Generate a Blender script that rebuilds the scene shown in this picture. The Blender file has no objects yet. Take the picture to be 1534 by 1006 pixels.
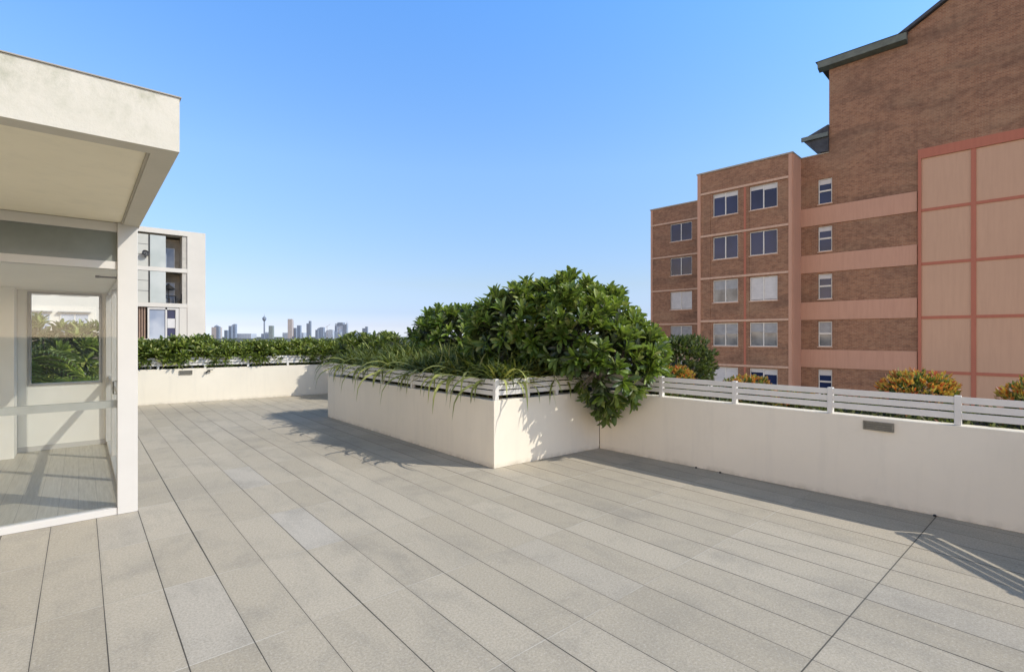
import bpy, math, random
import numpy as np
from mathutils import Matrix, Vector, Euler
scene = bpy.context.scene
COL = scene.collection
R = math.radians
rng = np.random.default_rng(7)
random.seed(7)

# ------------------------------------------------------------------ materials
def new_mat(name):
    m = bpy.data.materials.new(name); m.use_nodes = True
    nt = m.node_tree; nt.nodes.clear()
    out = nt.nodes.new('ShaderNodeOutputMaterial')
    b = nt.nodes.new('ShaderNodeBsdfPrincipled')
    nt.links.new(b.outputs[0], out.inputs[0])
    return m, nt, b, out
def N(nt, t, **kw):
    n = nt.nodes.new(t)
    for k, v in kw.items():
        if k.startswith('i_'):
            n.inputs[k[2:].replace('_', ' ')].default_value = v
        else: setattr(n, k, v)
    return n
def L(nt, a, b): nt.links.new(a, b)
def math_n(nt, op, a, b=None, c=None):
    n = nt.nodes.new('ShaderNodeMath'); n.operation = op
    for i, v in enumerate((a, b, c)):
        if v is None: continue
        if isinstance(v, (int, float)): n.inputs[i].default_value = v
        else: nt.links.new(v, n.inputs[i])
    return n.outputs[0]
def mix_c(nt, fac, a, b, blend='MIX'):
    n = nt.nodes.new('ShaderNodeMix'); n.data_type = 'RGBA'; n.blend_type = blend
    for idx, v in ((0, fac), (6, a), (7, b)):
        if isinstance(v, (int, float)): n.inputs[idx].default_value = v
        elif isinstance(v, tuple): n.inputs[idx].default_value = (*v[:3], 1)
        else: nt.links.new(v, n.inputs[idx])
    return n.outputs[2]
def noise(nt, vec, scale, detail=4, rough=.6, dist=0):
    n = nt.nodes.new('ShaderNodeTexNoise'); n.inputs['Scale'].default_value = scale
    n.inputs['Detail'].default_value = detail; n.inputs['Roughness'].default_value = rough
    n.inputs['Distortion'].default_value = dist
    if vec is not None: nt.links.new(vec, n.inputs['Vector'])
    return n.outputs[0]
def ramp(nt, v, lo, hi, a=0., b=1.):
    n = nt.nodes.new('ShaderNodeMapRange'); nt.links.new(v, n.inputs[0])
    n.inputs[1].default_value = lo; n.inputs[2].default_value = hi
    n.inputs[3].default_value = a; n.inputs[4].default_value = b
    return n.outputs[0]
def objco(nt): return nt.nodes.new('ShaderNodeTexCoord').outputs['Object']
def mapping(nt, vec, scale=(1, 1, 1), loc=(0, 0, 0), rot=(0, 0, 0)):
    n = nt.nodes.new('ShaderNodeMapping'); nt.links.new(vec, n.inputs[0])
    n.inputs['Scale'].default_value = scale; n.inputs['Location'].default_value = loc; n.inputs['Rotation'].default_value = rot
    return n.outputs[0]
def bump(nt, b, h, strength=.2, dist=.01):
    n = nt.nodes.new('ShaderNodeBump'); n.inputs['Strength'].default_value = strength; n.inputs['Distance'].default_value = dist
    nt.links.new(h, n.inputs['Height']); nt.links.new(n.outputs[0], b.inputs['Normal'])

def plain(name, col, rough=.6, metal=0., var=.08, scale=3., bmp=0.):
    m, nt, b, out = new_mat(name)
    co = objco(nt)
    f = noise(nt, co, scale, 5)
    dark = tuple(c * (1 - var * 2) for c in col); lite = tuple(min(1, c * (1 + var)) for c in col)
    L(nt, mix_c(nt, ramp(nt, f, .3, .7), dark, lite), b.inputs['Base Color'])
    b.inputs['Roughness'].default_value = rough; b.inputs['Metallic'].default_value = metal
    if bmp: bump(nt, b, noise(nt, co, 90, 4), bmp, .004)
    return m

def render_mat(name, col, grime=(.45, .43, .37), g=.35, streak=True):
    """painted cement render: faint mottling, vertical streaks, fine grain"""
    m, nt, b, out = new_mat(name)
    co = objco(nt)
    big = noise(nt, co, .9, 6, .6)
    st = noise(nt, mapping(nt, co, (5, 5, .55)), 1.6, 5, .65)
    c = mix_c(nt, ramp(nt, big, .35, .7), tuple(x * .93 for x in col), col)
    fac = math_n(nt, 'MULTIPLY', ramp(nt, st, .5, .78), g)
    c = mix_c(nt, fac, c, grime)
    sz = N(nt, 'ShaderNodeSeparateXYZ'); L(nt, nt.nodes.new('ShaderNodeNewGeometry').outputs['Position'], sz.inputs[0])
    dirt = math_n(nt, 'MULTIPLY', ramp(nt, sz.outputs[2], .0, .07, .55, 0), ramp(nt, noise(nt, co, 7, 6, .7), .35, .65))
    c = mix_c(nt, dirt, c, (.30, .26, .19))
    ptc = noise(nt, co, 2.6, 7, .7, .6)
    c = mix_c(nt, ramp(nt, ptc, .56, .74, 0, .13), c, (.52, .47, .38))
    L(nt, c, b.inputs['Base Color']); b.inputs['Roughness'].default_value = .75
    bump(nt, b, noise(nt, co, 140, 5, .7), .25, .004)
    return m

WALL = render_mat('painted_render', (.78, .715, .585), g=.16)
def fascia_mat():
    m, nt, b, out = new_mat('weathered_fascia'); co = objco(nt)
    sep = N(nt, 'ShaderNodeSeparateXYZ'); L(nt, co, sep.inputs[0])
    st = noise(nt, mapping(nt, co, (1.3, 1.3, 1.0)), 2.3, 8, .72, .3)
    fine = noise(nt, co, 26, 6, .7)
    top = ramp(nt, sep.outputs[2], 2.64, 2.9, .15, 1)
    f = math_n(nt, 'MULTIPLY', ramp(nt, st, .42, .60), top)
    f = math_n(nt, 'MULTIPLY', f, ramp(nt, fine, .35, .65, .3, 1))
    c = mix_c(nt, math_n(nt, 'MULTIPLY', f, .9), (.60, .56, .47), (.30, .30, .20))
    c = mix_c(nt, ramp(nt, fine, .55, .8, 0, .25), c, (.68, .65, .57))
    L(nt, c, b.inputs['Base Color']); b.inputs['Roughness'].default_value = .8
    bump(nt, b, noise(nt, co, 60, 6, .75), .35, .006)
    return m
FASCIA = fascia_mat()
SOFFIT = render_mat('soffit_paint', (.95, .87, .67), g=.12)
PAINTW = plain('white_powder_coat', (.60, .575, .53), .4, var=.02)
RAILM = plain('rail_white', (.68, .655, .60), .45, var=.03, scale=6)
INTW = plain('interior_white', (.86, .83, .75), .8, var=.02)
SPAN = plain('spandrel_glass', (.20, .22, .20), .12, var=.08)
CAP = plain('metal_capping', (.36, .32, .26), .5, .2)
LIGHTM = plain('bronze_grille', (.24, .225, .18), .5, .2, .15, 30)
DARKM = plain('dark_metal', (.03, .03, .03), .5, .3)
SOIL = plain('soil', (.035, .026, .018), .95, var=.4, scale=12, bmp=.8)
BARK = plain('bark', (.16, .14, .11), .85, var=.3, scale=14, bmp=.5)

def glass(name, tint=(.985, .995, .99), refl=1.0):
    m, nt, b, out = new_mat(name); nt.nodes.remove(b)
    t = N(nt, 'ShaderNodeBsdfTransparent'); t.inputs[0].default_value = (*tint, 1)
    g = N(nt, 'ShaderNodeBsdfGlossy'); g.inputs['Roughness'].default_value = .02
    fr = N(nt, 'ShaderNodeFresnel'); fr.inputs[0].default_value = 1.5
    mx = N(nt, 'ShaderNodeMixShader')
    L(nt, math_n(nt, 'MULTIPLY', fr.outputs[0], refl), mx.inputs[0])
    L(nt, t.outputs[0], mx.inputs[1]); L(nt, g.outputs[0], mx.inputs[2]); L(nt, mx.outputs[0], out.inputs[0])
    return m
GLASS = glass('clear_glass', refl=.55)
def darkglass(name, col, col2, rough=.06, sc=.35):
    m, nt, b, out = new_mat(name); co = objco(nt)
    f = noise(nt, co, sc, 3)
    L(nt, mix_c(nt, ramp(nt, f, .4, .6), col, col2), b.inputs['Base Color'])
    b.inputs['Roughness'].default_value = rough
    b.inputs['Specular IOR Level'].default_value = .35
    return m
DG = darkglass('window_glass_dark', (.006, .013, .05), (.014, .026, .09))
DG2 = darkglass('window_glass_grey', (.10, .11, .12), (.22, .23, .23), sc=.8)
SKYG = darkglass('window_glass_sky', (.22, .27, .36), (.40, .44, .50))  # sky reflection painted into the pane colour
BLIND = plain('window_blind', (.62, .60, .58), .8, var=.05)
BLINDG = plain('window_blind_grey', (.36, .36, .36), .8, var=.1)

def floor_mat():
    m, nt, b, out = new_mat('granite_pavers'); co = objco(nt)
    s = N(nt, 'ShaderNodeSeparateXYZ'); L(nt, co, s.inputs[0])
    u = math_n(nt, 'DIVIDE', math_n(nt, 'SUBTRACT', s.outputs[0], .402), .297)
    v = math_n(nt, 'DIVIDE', math_n(nt, 'SUBTRACT', s.outputs[1], .92), .99)
    fu = math_n(nt, 'FRACT', u); fv = math_n(nt, 'FRACT', v)
    iu = math_n(nt, 'FLOOR', u); iv = math_n(nt, 'FLOOR', v)
    cmb = N(nt, 'ShaderNodeCombineXYZ'); L(nt, iu, cmb.inputs[0]); L(nt, iv, cmb.inputs[1])
    wn = N(nt, 'ShaderNodeTexWhiteNoise', noise_dimensions='2D'); L(nt, cmb.outputs[0], wn.inputs['Vector'])
    du = math_n(nt, 'MULTIPLY', math_n(nt, 'MINIMUM', fu, math_n(nt, 'SUBTRACT', 1., fu)), .297)
    dv = math_n(nt, 'MULTIPLY', math_n(nt, 'MINIMUM', fv, math_n(nt, 'SUBTRACT', 1., fv)), .99)
    wv = noise(nt, mapping(nt, co, (1.2, .35, 1)), 1.4, 3)
    # long joints: dark, open, varying in width; cross joints: thin and pale
    jw = ramp(nt, wv, .35, .65, .0019, .0046)
    rn = N(nt, 'ShaderNodeCombineXYZ'); L(nt, math_n(nt, 'ROUND', u), rn.inputs[0])
    wj = N(nt, 'ShaderNodeTexWhiteNoise', noise_dimensions='2D'); L(nt, rn.outputs[0], wj.inputs['Vector'])
    jw = math_n(nt, 'MULTIPLY', jw, ramp(nt, wj.outputs['Value'], 0, 1, .45, 1.15))
    ju = math_n(nt, 'LESS_THAN', du, jw)
    jv = math_n(nt, 'LESS_THAN', dv, .0028)
    mv = math_n(nt, 'LESS_THAN', math_n(nt, 'ABSOLUTE', math_n(nt, 'SUBTRACT', s.outputs[1], .92)), .0036)
    # stone
    base = mix_c(nt, wn.outputs['Value'], (.455, .398, .302), (.535, .472, .368))
    for ui, vi, k_ in ((3, 3, .75), (0, 2, .45), (3, 5, .6), (7, 1, .25), (11, -1, .3), (-1, 4, .3)):
        msk = math_n(nt, 'MULTIPLY', math_n(nt, 'COMPARE', iu, float(ui), .1), math_n(nt, 'COMPARE', iv, float(vi), .1))
        base = mix_c(nt, math_n(nt, 'MULTIPLY', msk, k_), base, (.56, .52, .46))
    off = N(nt, 'ShaderNodeVectorMath', operation='ADD'); L(nt, co, off.inputs[0])
    sc = N(nt, 'ShaderNodeVectorMath', operation='SCALE'); L(nt, wn.outputs['Color'], sc.inputs[0]); sc.inputs['Scale'].default_value = 9.
    L(nt, sc.outputs[0], off.inputs[1])
    tn = noise(nt, mapping(nt, off.outputs[0], (2.0, 1, 1)), 1.6, 7, .7, .4)
    base = mix_c(nt, ramp(nt, tn, .48, .72, 0, .45), base, (.25, .235, .20))
    big = noise(nt, co, .45, 5, .65, .5)
    base = mix_c(nt, ramp(nt, big, .5, .68, 0, .38), base, (.25, .232, .195))
    big2 = noise(nt, mapping(nt, co, (1, 1, 1), (7, 3, 0)), 1.1, 6, .7, .3)
    base = mix_c(nt, ramp(nt, big2, .54, .72, 0, .42), base, (.22, .205, .175))
    sp = noise(nt, co, 75, 5, .85)
    base = mix_c(nt, ramp(nt, sp, .40, .62, .0, .55), base, (.21, .185, .15))
    sp2 = noise(nt, co, 60, 4, .85)
    base = mix_c(nt, ramp(nt, sp2, .54, .68, 0, .55), base, (.64, .59, .52))
    stn = N(nt, 'ShaderNodeTexVoronoi'); stn.inputs['Scale'].default_value = 1.7; L(nt, co, stn.inputs['Vector'])
    base = mix_c(nt, ramp(nt, stn.outputs['Distance'], .006, .02, .6, 0), base, (.12, .10, .08))
    edge = ramp(nt, math_n(nt, 'MINIMUM', du, dv), 0, .02, .14, 0)
    base = mix_c(nt, edge, base, (.22, .20, .17))
    base = mix_c(nt, math_n(nt, 'MULTIPLY', jv, math_n(nt, 'MULTIPLY', ramp(nt, wj.outputs['Value'], 0, 1, .2, 1), ramp(nt, big, .35, .6, .25, 1))), base, (.66, .62, .54))
    base = mix_c(nt, math_n(nt, 'MULTIPLY', ju, .93), base, (.04, .034, .027))
    base = mix_c(nt, math_n(nt, 'MULTIPLY', mv, .9), base, (.05, .045, .035))
    L(nt, base, b.inputs['Base Color']); b.inputs['Roughness'].default_value = .8
    h = math_n(nt, 'SUBTRACT', math_n(nt, 'MULTIPLY', sp, .2), math_n(nt, 'MAXIMUM', ju, mv))
    bump(nt, b, h, .35, .004)
    return m
PAVE = floor_mat()

def timber_mat():
    m, nt, b, out = new_mat('pale_timber'); co = objco(nt)
    s = N(nt, 'ShaderNodeSeparateXYZ'); L(nt, co, s.inputs[0])
    u = math_n(nt, 'DIVIDE', s.outputs[0], .14)
    wn = N(nt, 'ShaderNodeTexWhiteNoise', noise_dimensions='1D'); L(nt, math_n(nt, 'FLOOR', u), wn.inputs['W'])
    g = noise(nt, mapping(nt, co, (26, 1.2, 1)), 2, 6, .7)
    c = mix_c(nt, ramp(nt, g, .3, .7), (.42, .37, .28), (.60, .55, .45))
    c = mix_c(nt, ramp(nt, wn.outputs['Value'], 0, 1, 0, .35), c, (.66, .62, .53))
    c = mix_c(nt, math_n(nt, 'MULTIPLY', math_n(nt, 'LESS_THAN', math_n(nt, 'FRACT', u), .025), .6), c, (.2, .17, .12))
    L(nt, c, b.inputs['Base Color']); b.inputs['Roughness'].default_value = .4
    return m
TIMBER = timber_mat()

def brick_mat(name, tone=1., stain=.6):
    m, nt, b, out = new_mat(name); co = objco(nt)
    s = N(nt, 'ShaderNodeSeparateXYZ'); L(nt, co, s.inputs[0])
    c = N(nt, 'ShaderNodeCombineXYZ'); L(nt, math_n(nt, 'ADD', s.outputs[0], s.outputs[1]), c.inputs[0]); L(nt, s.outputs[2], c.inputs[1])
    bt = N(nt, 'ShaderNodeTexBrick'); L(nt, c.outputs[0], bt.inputs['Vector'])
    bt.inputs['Scale'].default_value = 1.; bt.inputs['Brick Width'].default_value = .24; bt.inputs['Row Height'].default_value = .086
    bt.inputs['Mortar Size'].default_value = .011; bt.inputs['Mortar Smooth'].default_value = .2; bt.inputs['Bias'].default_value = -.1
    t = tone
    bt.inputs['Color1'].default_value = (.36 * t, .175 * t, .095 * t, 1); bt.inputs['Color2'].default_value = (.23 * t, .10 * t, .056 * t, 1)
    bt.inputs['Mortar'].default_value = (.33, .215, .14, 1)
    st = noise(nt, mapping(nt, c.outputs[0], (.16, .6, 1)), 1.4, 6, .6, .8)
    col = mix_c(nt, math_n(nt, 'MULTIPLY', ramp(nt, st, .45, .68), stain), bt.outputs['Color'], (.125, .072, .048))
    st2 = noise(nt, mapping(nt, c.outputs[0], (.25, .5, 1), (9, 4, 0)), 1.1, 5, .6, .5)
    col = mix_c(nt, ramp(nt, st2, .52, .75, 0, .38), col, (.42, .28, .17))
    mot = noise(nt, c.outputs[0], 3.5, 6, .8)
    col = mix_c(nt, ramp(nt, mot, .48, .66, 0, .35), col, (.40, .25, .16))
    col = mix_c(nt, ramp(nt, mot, .5, .36, 0, .35), col, (.12, .06, .04))
    drip = noise(nt, mapping(nt, c.outputs[0], (2.2, .12, 1)), 1.5, 4, .6)
    col = mix_c(nt, ramp(nt, drip, .55, .75, 0, .28), col, (.15, .08, .05))
    L(nt, col, b.inputs['Base Color']); b.inputs['Roughness'].default_value = .9
    bump(nt, b, bt.outputs['Fac'], -.12, .01)
    return m
BRICK = brick_mat('brown_brick')
BRICKT = brick_mat('tower_brick', .97, .65)
BRICKR = brick_mat('red_brick', .85, .35)
def streaky(name, col, dark, g=.4):
    m, nt, b, out = new_mat(name); co = objco(nt)
    s = N(nt, 'ShaderNodeSeparateXYZ'); L(nt, co, s.inputs[0])
    c = N(nt, 'ShaderNodeCombineXYZ'); L(nt, math_n(nt, 'ADD', s.outputs[0], s.outputs[1]), c.inputs[0]); L(nt, s.outputs[2], c.inputs[2])
    st = noise(nt, mapping(nt, c.outputs[0], (3.2, 1, .25)), 2., 6, .7)
    bg = noise(nt, co, .35, 4, .6)
    k = mix_c(nt, ramp(nt, st, .42, .75, 0, g), col, dark)
    k = mix_c(nt, ramp(nt, bg, .35, .7, 0, .25), k, tuple(x * .8 for x in col))
    L(nt, k, b.inputs['Base Color']); b.inputs['Roughness'].default_value = .85
    return m
PINK = streaky('pink_render', (.56, .315, .215), (.42, .22, .145), .5)
PANEL = streaky('beige_panel', (.57, .355, .235), (.46, .28, .185), .45)
REDTRIM = streaky('red_trim', (.46, .16, .10), (.33, .11, .07), .4)
LEDGE = streaky('pale_ledge', (.62, .42, .30), (.45, .22, .15), .6)
GUTTER = plain('green_gutter', (.13, .155, .14), .5, .1, .15, 2)
SLATE = plain('roof_slate', (.055, .06, .07), .7, var=.3, scale=2)

def leaf_mat(name, cols, rough=.38, trans=.25, spec=.5):
    m, nt, b, out = new_mat(name)
    gi = N(nt, 'ShaderNodeNewGeometry')
    cr = N(nt, 'ShaderNodeValToRGB'); L(nt, gi.outputs['Random Per Island'], cr.inputs[0])
    e = cr.color_ramp.elements
    for i, (p, c) in enumerate(cols):
        if i < 2: el = e[i]; el.position = p
        else: el = e.new(p)
        el.color = (*c, 1)
    co = objco(nt)
    big = noise(nt, co, 1.6, 3)
    c = mix_c(nt, ramp(nt, big, .35, .65, 0, .5), cr.outputs[0], tuple(x * .5 for x in cols[0][1]))
    back = mix_c(nt, gi.outputs['Backfacing'], c, mix_c(nt, .35, c, (.24, .30, .14)))
    L(nt, back, b.inputs['Base Color'])
    b.inputs['Roughness'].default_value = rough; b.inputs['Specular IOR Level'].default_value = spec
    tr = N(nt, 'ShaderNodeBsdfTranslucent')
    L(nt, mix_c(nt, .5, c, (.30, .42, .04)), tr.inputs[0])
    mx = N(nt, 'ShaderNodeMixShader'); mx.inputs[0].default_value = trans
    L(nt, b.outputs[0], mx.inputs[1]); L(nt, tr.outputs[0], mx.inputs[2]); L(nt, mx.outputs[0], out.inputs[0])
    return m
LEAF = leaf_mat('frangipani_leaf', [(0, (.030, .058, .011)), (.4, (.078, .14, .018)), (.75, (.19, .30, .03)), (1, (.38, .42, .14))], .42, .32)
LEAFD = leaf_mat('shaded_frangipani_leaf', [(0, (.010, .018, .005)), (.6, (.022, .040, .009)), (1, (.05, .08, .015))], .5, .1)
LEAFLIT = leaf_mat('sunlit_frangipani_leaf', [(0, (.07, .125, .013)), (.4, (.18, .27, .024)), (.8, (.33, .42, .05)), (1, (.50, .50, .18))], .42, .35)  # brighter copy for crown tops and sunward side: sunlight painted into the leaf colour
HEDGE = leaf_mat('hedge_leaf', [(0, (.045, .075, .014)), (.4, (.12, .17, .022)), (.8, (.25, .31, .045)), (1, (.42, .42, .13))])
STRAP = leaf_mat('strap_leaf', [(0, (.022, .028, .008)), (.35, (.07, .085, .016)), (.6, (.25, .25, .05)), (.82, (.48, .42, .14)), (1, (.72, .62, .36))], .6, .25, .25)
DARKLEAF = leaf_mat('round_leaf', [(0, (.028, .042, .014)), (.6, (.06, .085, .025)), (1, (.15, .16, .06))], .45)
PALMLEAF = leaf_mat('palm_leaf', [(0, (.08, .13, .02)), (.5, (.20, .29, .04)), (1, (.40, .44, .10))], .4)
YLEAF = leaf_mat('shrub_green', [(0, (.06, .09, .02)), (.6, (.17, .21, .035)), (1, (.38, .34, .07))], .45)
TIPLEAF = leaf_mat('red_tip', [(0, (.60, .07, .025)), (.3, (.80, .20, .04)), (.65, (.85, .48, .07)), (1, (.62, .58, .10))], .45, .3)
COVER = leaf_mat('cover_leaf', [(0, (.03, .035, .012)), (.6, (.07, .07, .025)), (.9, (.14, .12, .05)), (1, (.3, .1, .05))], .6)

nt_s = STRAP.node_tree
oi = N(nt_s, 'ShaderNodeObjectInfo')
pb = [n for n in nt_s.nodes if n.type == 'BSDF_PRINCIPLED'][0]
src = pb.inputs['Base Color'].links[0].from_socket
tn_ = N(nt_s, 'ShaderNodeValToRGB'); L(nt_s, oi.outputs['Random'], tn_.inputs[0])
tn_.color_ramp.elements[0].color = (.28, .36, .32, 1); tn_.color_ramp.elements[1].color = (1.15, 1.25, 1.0, 1)
L(nt_s, mix_c(nt_s, 1., src, tn_.outputs[0], 'MULTIPLY'), pb.inputs['Base Color'])
# ------------------------------------------------------------------ mesh helpers
class MB:
    def __init__(s): s.v = []; s.f = []; s.m = []
    def box(s, x0, x1, y0, y1, z0, z1, M=None, mi=0):
        i = len(s.v)
        p = [(x, y, z) for z in (z0, z1) for y in (y0, y1) for x in (x0, x1)]
        if M is not None: p = [tuple(M @ Vector(q)) for q in p]
        s.v += p
        for q in ((0, 2, 3, 1), (4, 5, 7, 6), (0, 1, 5, 4), (2, 6, 7, 3), (0, 4, 6, 2), (1, 3, 7, 5)):
            s.f.append(tuple(i + k for k in q)); s.m.append(mi)
        return s
    def prism(s, poly, z0, z1, M=None, mi=0):
        """polygon (x,y) extruded in z"""
        i = len(s.v); n = len(poly)
        p = [(x, y, z0) for x, y in poly] + [(x, y, z1) for x, y in poly]
        if M is not None: p = [tuple(M @ Vector(q)) for q in p]
        s.v += p
        s.f.append(tuple(i + k for k in reversed(range(n)))); s.f.append(tuple(i + n + k for k in range(n))); s.m += [mi, mi]
        for k in range(n):
            j = (k + 1) % n; s.f.append((i + k, i + j, i + n + j, i + n + k)); s.m.append(mi)
        return s
    def tube(s, pts, rad, n=6, mi=0):
        pts = [Vector(p) for p in pts]
        if isinstance(rad, (int, float)): rad = [rad] * len(pts)
        i0 = len(s.v)
        for k, p in enumerate(pts):
            d = (pts[min(k + 1, len(pts) - 1)] - pts[max(k - 1, 0)]).normalized()
            a = d.orthogonal().normalized(); b = d.cross(a)
            for q in range(n):
                t = 2 * math.pi * q / n
                s.v.append(tuple(p + (a * math.cos(t) + b * math.sin(t)) * rad[k]))
        for k in range(len(pts) - 1):
            for q in range(n):
                r = (q + 1) % n
                s.f.append((i0 + k * n + q, i0 + k * n + r, i0 + (k + 1) * n + r, i0 + (k + 1) * n + q)); s.m.append(mi)
        s.f.append(tuple(i0 + q for q in reversed(range(n)))); s.m.append(mi)
        e = i0 + (len(pts) - 1) * n
        s.f.append(tuple(e + q for q in range(n))); s.m.append(mi)
        return s
    def lathe(s, prof, c=(0, 0, 0), n=16):
        i0 = len(s.v)
        for r, z in prof:
            for q in range(n):
                t = 2 * math.pi * q / n; s.v.append((c[0] + r * math.cos(t), c[1] + r * math.sin(t), c[2] + z))
        for k in range(len(prof) - 1):
            for q in range(n):
                r = (q + 1) % n
                s.f.append((i0 + k * n + q, i0 + k * n + r, i0 + (k + 1) * n + r, i0 + (k + 1) * n + q)); s.m.append(0)
        s.f.append(tuple(i0 + q for q in reversed(range(n)))); s.m.append(0)
        e = i0 + (len(prof) - 1) * n; s.f.append(tuple(e + q for q in range(n))); s.m.append(0)
        return s
    def build(s, name, mat, parent=None, loc=(0, 0, 0), bevel=0.):
        me = bpy.data.meshes.new(name); me.from_pydata(s.v, [], s.f); me.update()
        mats = mat if isinstance(mat, (list, tuple)) else [mat]
        for m in mats: me.materials.append(m)
        if len(mats) > 1: me.polygons.foreach_set('material_index', s.m)
        return link(name, me, parent, loc, bevel)
def link(name, me, parent=None, loc=(0, 0, 0), bevel=0.):
    o = bpy.data.objects.new(name, me); COL.objects.link(o); o.location = loc
    if parent: o.parent = parent
    if bevel:
        b = o.modifiers.new('bevel', 'BEVEL'); b.width = bevel; b.segments = 2; b.limit_method = 'ANGLE'
    return o
def empty(name, label, cat, loc=(0, 0, 0), rz=0, group=None):
    o = bpy.data.objects.new(name, None); COL.objects.link(o); o.location = loc; o.rotation_euler.z = rz
    o.empty_display_size = .2
    return tag(o, label, cat, group)
def tag(o, label=None, cat=None, group=None, kind=None):
    if label: o['label'] = label
    if cat: o['category'] = cat
    if group: o['group'] = group
    if kind: o['kind'] = kind
    return o
def copy_tree(src, loc, rz=0, sc=1., label=None):
    c = src.copy(); COL.objects.link(c); c.location = loc; c.rotation_euler = (0, 0, rz); c.scale = (sc, sc, sc)
    if label: c['label'] = label
    for ch in src.children:
        k = ch.copy(); COL.objects.link(k); k.parent = c
    return c

# leaves ---------------------------------------------------------------
def leaf_template(kind):
    if kind == 'obovate':      # base at 0, tip at y=1, half-width w(y)
        ys = [0, .12, .38, .68, .9, 1.0]; ws = [.03, .08, .26, .39, .26, 0.]
    elif kind == 'strap':
        ys = [0, .3, .7, 1.0]; ws = [.35, .5, .4, 0.]
    else:
        ys = [0, .3, .7, 1.0]; ws = [.06, .34, .30, 0.]
    v = []; f = []
    for k, (y, w) in enumerate(zip(ys, ws)):
        zc = .10 * y * (1 - y) * 4 * .6 - .10 * y * y
        if k == len(ys) - 1: v.append((0, y, zc))
        else: v += [(-w, y, zc + w * .22), (0, y, zc), (w, y, zc + w * .22)]
    n = len(ys)
    for k in range(n - 2):
        a = 3 * k; f += [(a, a + 1, a + 4, a + 3), (a + 1, a + 2, a + 5, a + 4)]
    a = 3 * (n - 2); t = len(v) - 1
    f += [(a, a + 1, t), (a + 1, a + 2, t)]
    return np.array(v, float), f
def leaves_mesh(name, frames, tmpl='obovate', mats=None, midx=None):
    """frames: list of (pos, dir, up, length, width)"""
    tv, tf = leaf_template(tmpl)
    F = len(frames)
    P = np.array([f[0] for f in frames]); D = np.array([f[1] for f in frames]); U = np.array([f[2] for f in frames])
    Ls = np.array([f[3] for f in frames]); Ws = np.array([f[4] for f in frames])
    D /= np.linalg.norm(D, axis=1)[:, None] + 1e-9
    X = np.cross(D, U); X /= np.linalg.norm(X, axis=1)[:, None] + 1e-9
    Z = np.cross(X, D)
    V = (P[:, None, :] + tv[None, :, 0:1] * Ws[:, None, None] * X[:, None, :]
         + tv[None, :, 1:2] * Ls[:, None, None] * D[:, None, :] + tv[None, :, 2:3] * Ls[:, None, None] * Z[:, None, :])
    n = len(tv); verts = V.reshape(-1, 3)
    faces = []
    for k in range(F):
        o = k * n
        for q in tf: faces.append(tuple(o + i for i in q))
    me = bpy.data.meshes.new(name); me.from_pydata(verts.tolist(), [], faces)
    for m in mats: me.materials.append(m)
    if midx is not None:
        me.polygons.foreach_set('material_index', np.repeat(np.array(midx, dtype=np.int32), len(tf)))
    me.polygons.foreach_set('use_smooth', [True] * len(me.polygons))
    me.update()
    return me
def unit(v): v = np.array(v, float); return v / (np.linalg.norm(v) + 1e-9)
def rosette(frames, p, axis, n=13, ln=.24, wd=.075, spread=(15, 88), droop=0.):
    axis = unit(axis)
    a = np.cross(axis, (0.31, .2, .93)); a = unit(a); b = np.cross(axis, a)
    ph = rng.uniform(0, 6.28)
    for k in range(n):
        t = ph + k * 2.4
        el = R(spread[0] + (spread[1] - spread[0]) * (k + .5) / n + rng.uniform(-10, 10))
        rad = a * math.cos(t) + b * math.sin(t)
        d = axis * math.cos(el) + rad * math.sin(el)
        d = unit(d + np.array([0, 0, -droop]))
        up = axis * math.sin(el) - rad * math.cos(el)
        l = ln * rng.uniform(.72, 1.12)
        up = unit(up + rng.normal(0, .22, 3))
        frames.append((p + axis * (-.02 * k / n), d, up, l, l * wd / ln * rng.uniform(.85, 1.15)))

def lobed_points(lobes, dens, keep=None, inner=.42, jitter=.05):
    """points on the union surface of spheres: (pos, outward)"""
    out = []
    for li, (c, r) in enumerate(lobes):
        c = np.array(c, float); r3 = np.array(r if isinstance(r, (tuple, list)) else (r, r, r), float)
        n = int(dens * 4 * math.pi * (r3.prod() ** (2 / 3)))
        for _ in range(n):
            d = unit(rng.normal(size=3))
            f = 1 - abs(rng.normal(0, jitter)) if rng.random() > inner else rng.uniform(.45, .9)
            f *= 1 + .07 * math.sin(d[0] * 7 + li * 2) * math.cos(d[1] * 6 + d[2] * 5)
            p = c + d * r3 * f
            inside = False
            for lj, (c2, r2) in enumerate(lobes):
                if lj == li: continue
                r2 = np.array(r2 if isinstance(r2, (tuple, list)) else (r2, r2, r2), float)
                if np.linalg.norm((p - np.array(c2)) / r2) < .72: inside = True
            if inside: continue
            if keep and not keep(p): continue
            if f > .8 and p[2] > 1.35 and jitter < .2 and math.sin(p[0] * 9 + 2 * math.sin(p[1] * 5)) * math.sin(p[2] * 10 + 1.5 * math.sin(p[0] * 4)) * math.sin(p[1] * 8) > .30: continue
            out.append((p, unit(d * r3.mean() / r3), f))
    return out

# ------------------------------------------------------------------ ground and terrace
MB().prism([(-9000, -9000), (9000, -9000), (9000, 9000), (-9000, 9000)], -15.6, -15).build('ground', plain('ground', (.09, .10, .06), .95, var=.3, scale=.02))
tag(bpy.data.objects['ground'], kind='structure')
fl = MB().prism([(-9, -4), (7.9, -4), (7.9, 15.6), (-9, 15.6)], -.4, 0).build('terrace_floor', PAVE); tag(fl, kind='structure')
pod = MB().prism([(-8.9, -3.9), (7.8, -3.9), (7.8, 15.5), (-8.9, 15.5)], -15, -.404).build('building_below_terrace', WALL)
tag(pod, 'cream rendered storeys of the building under the paved terrace', 'building')

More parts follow.
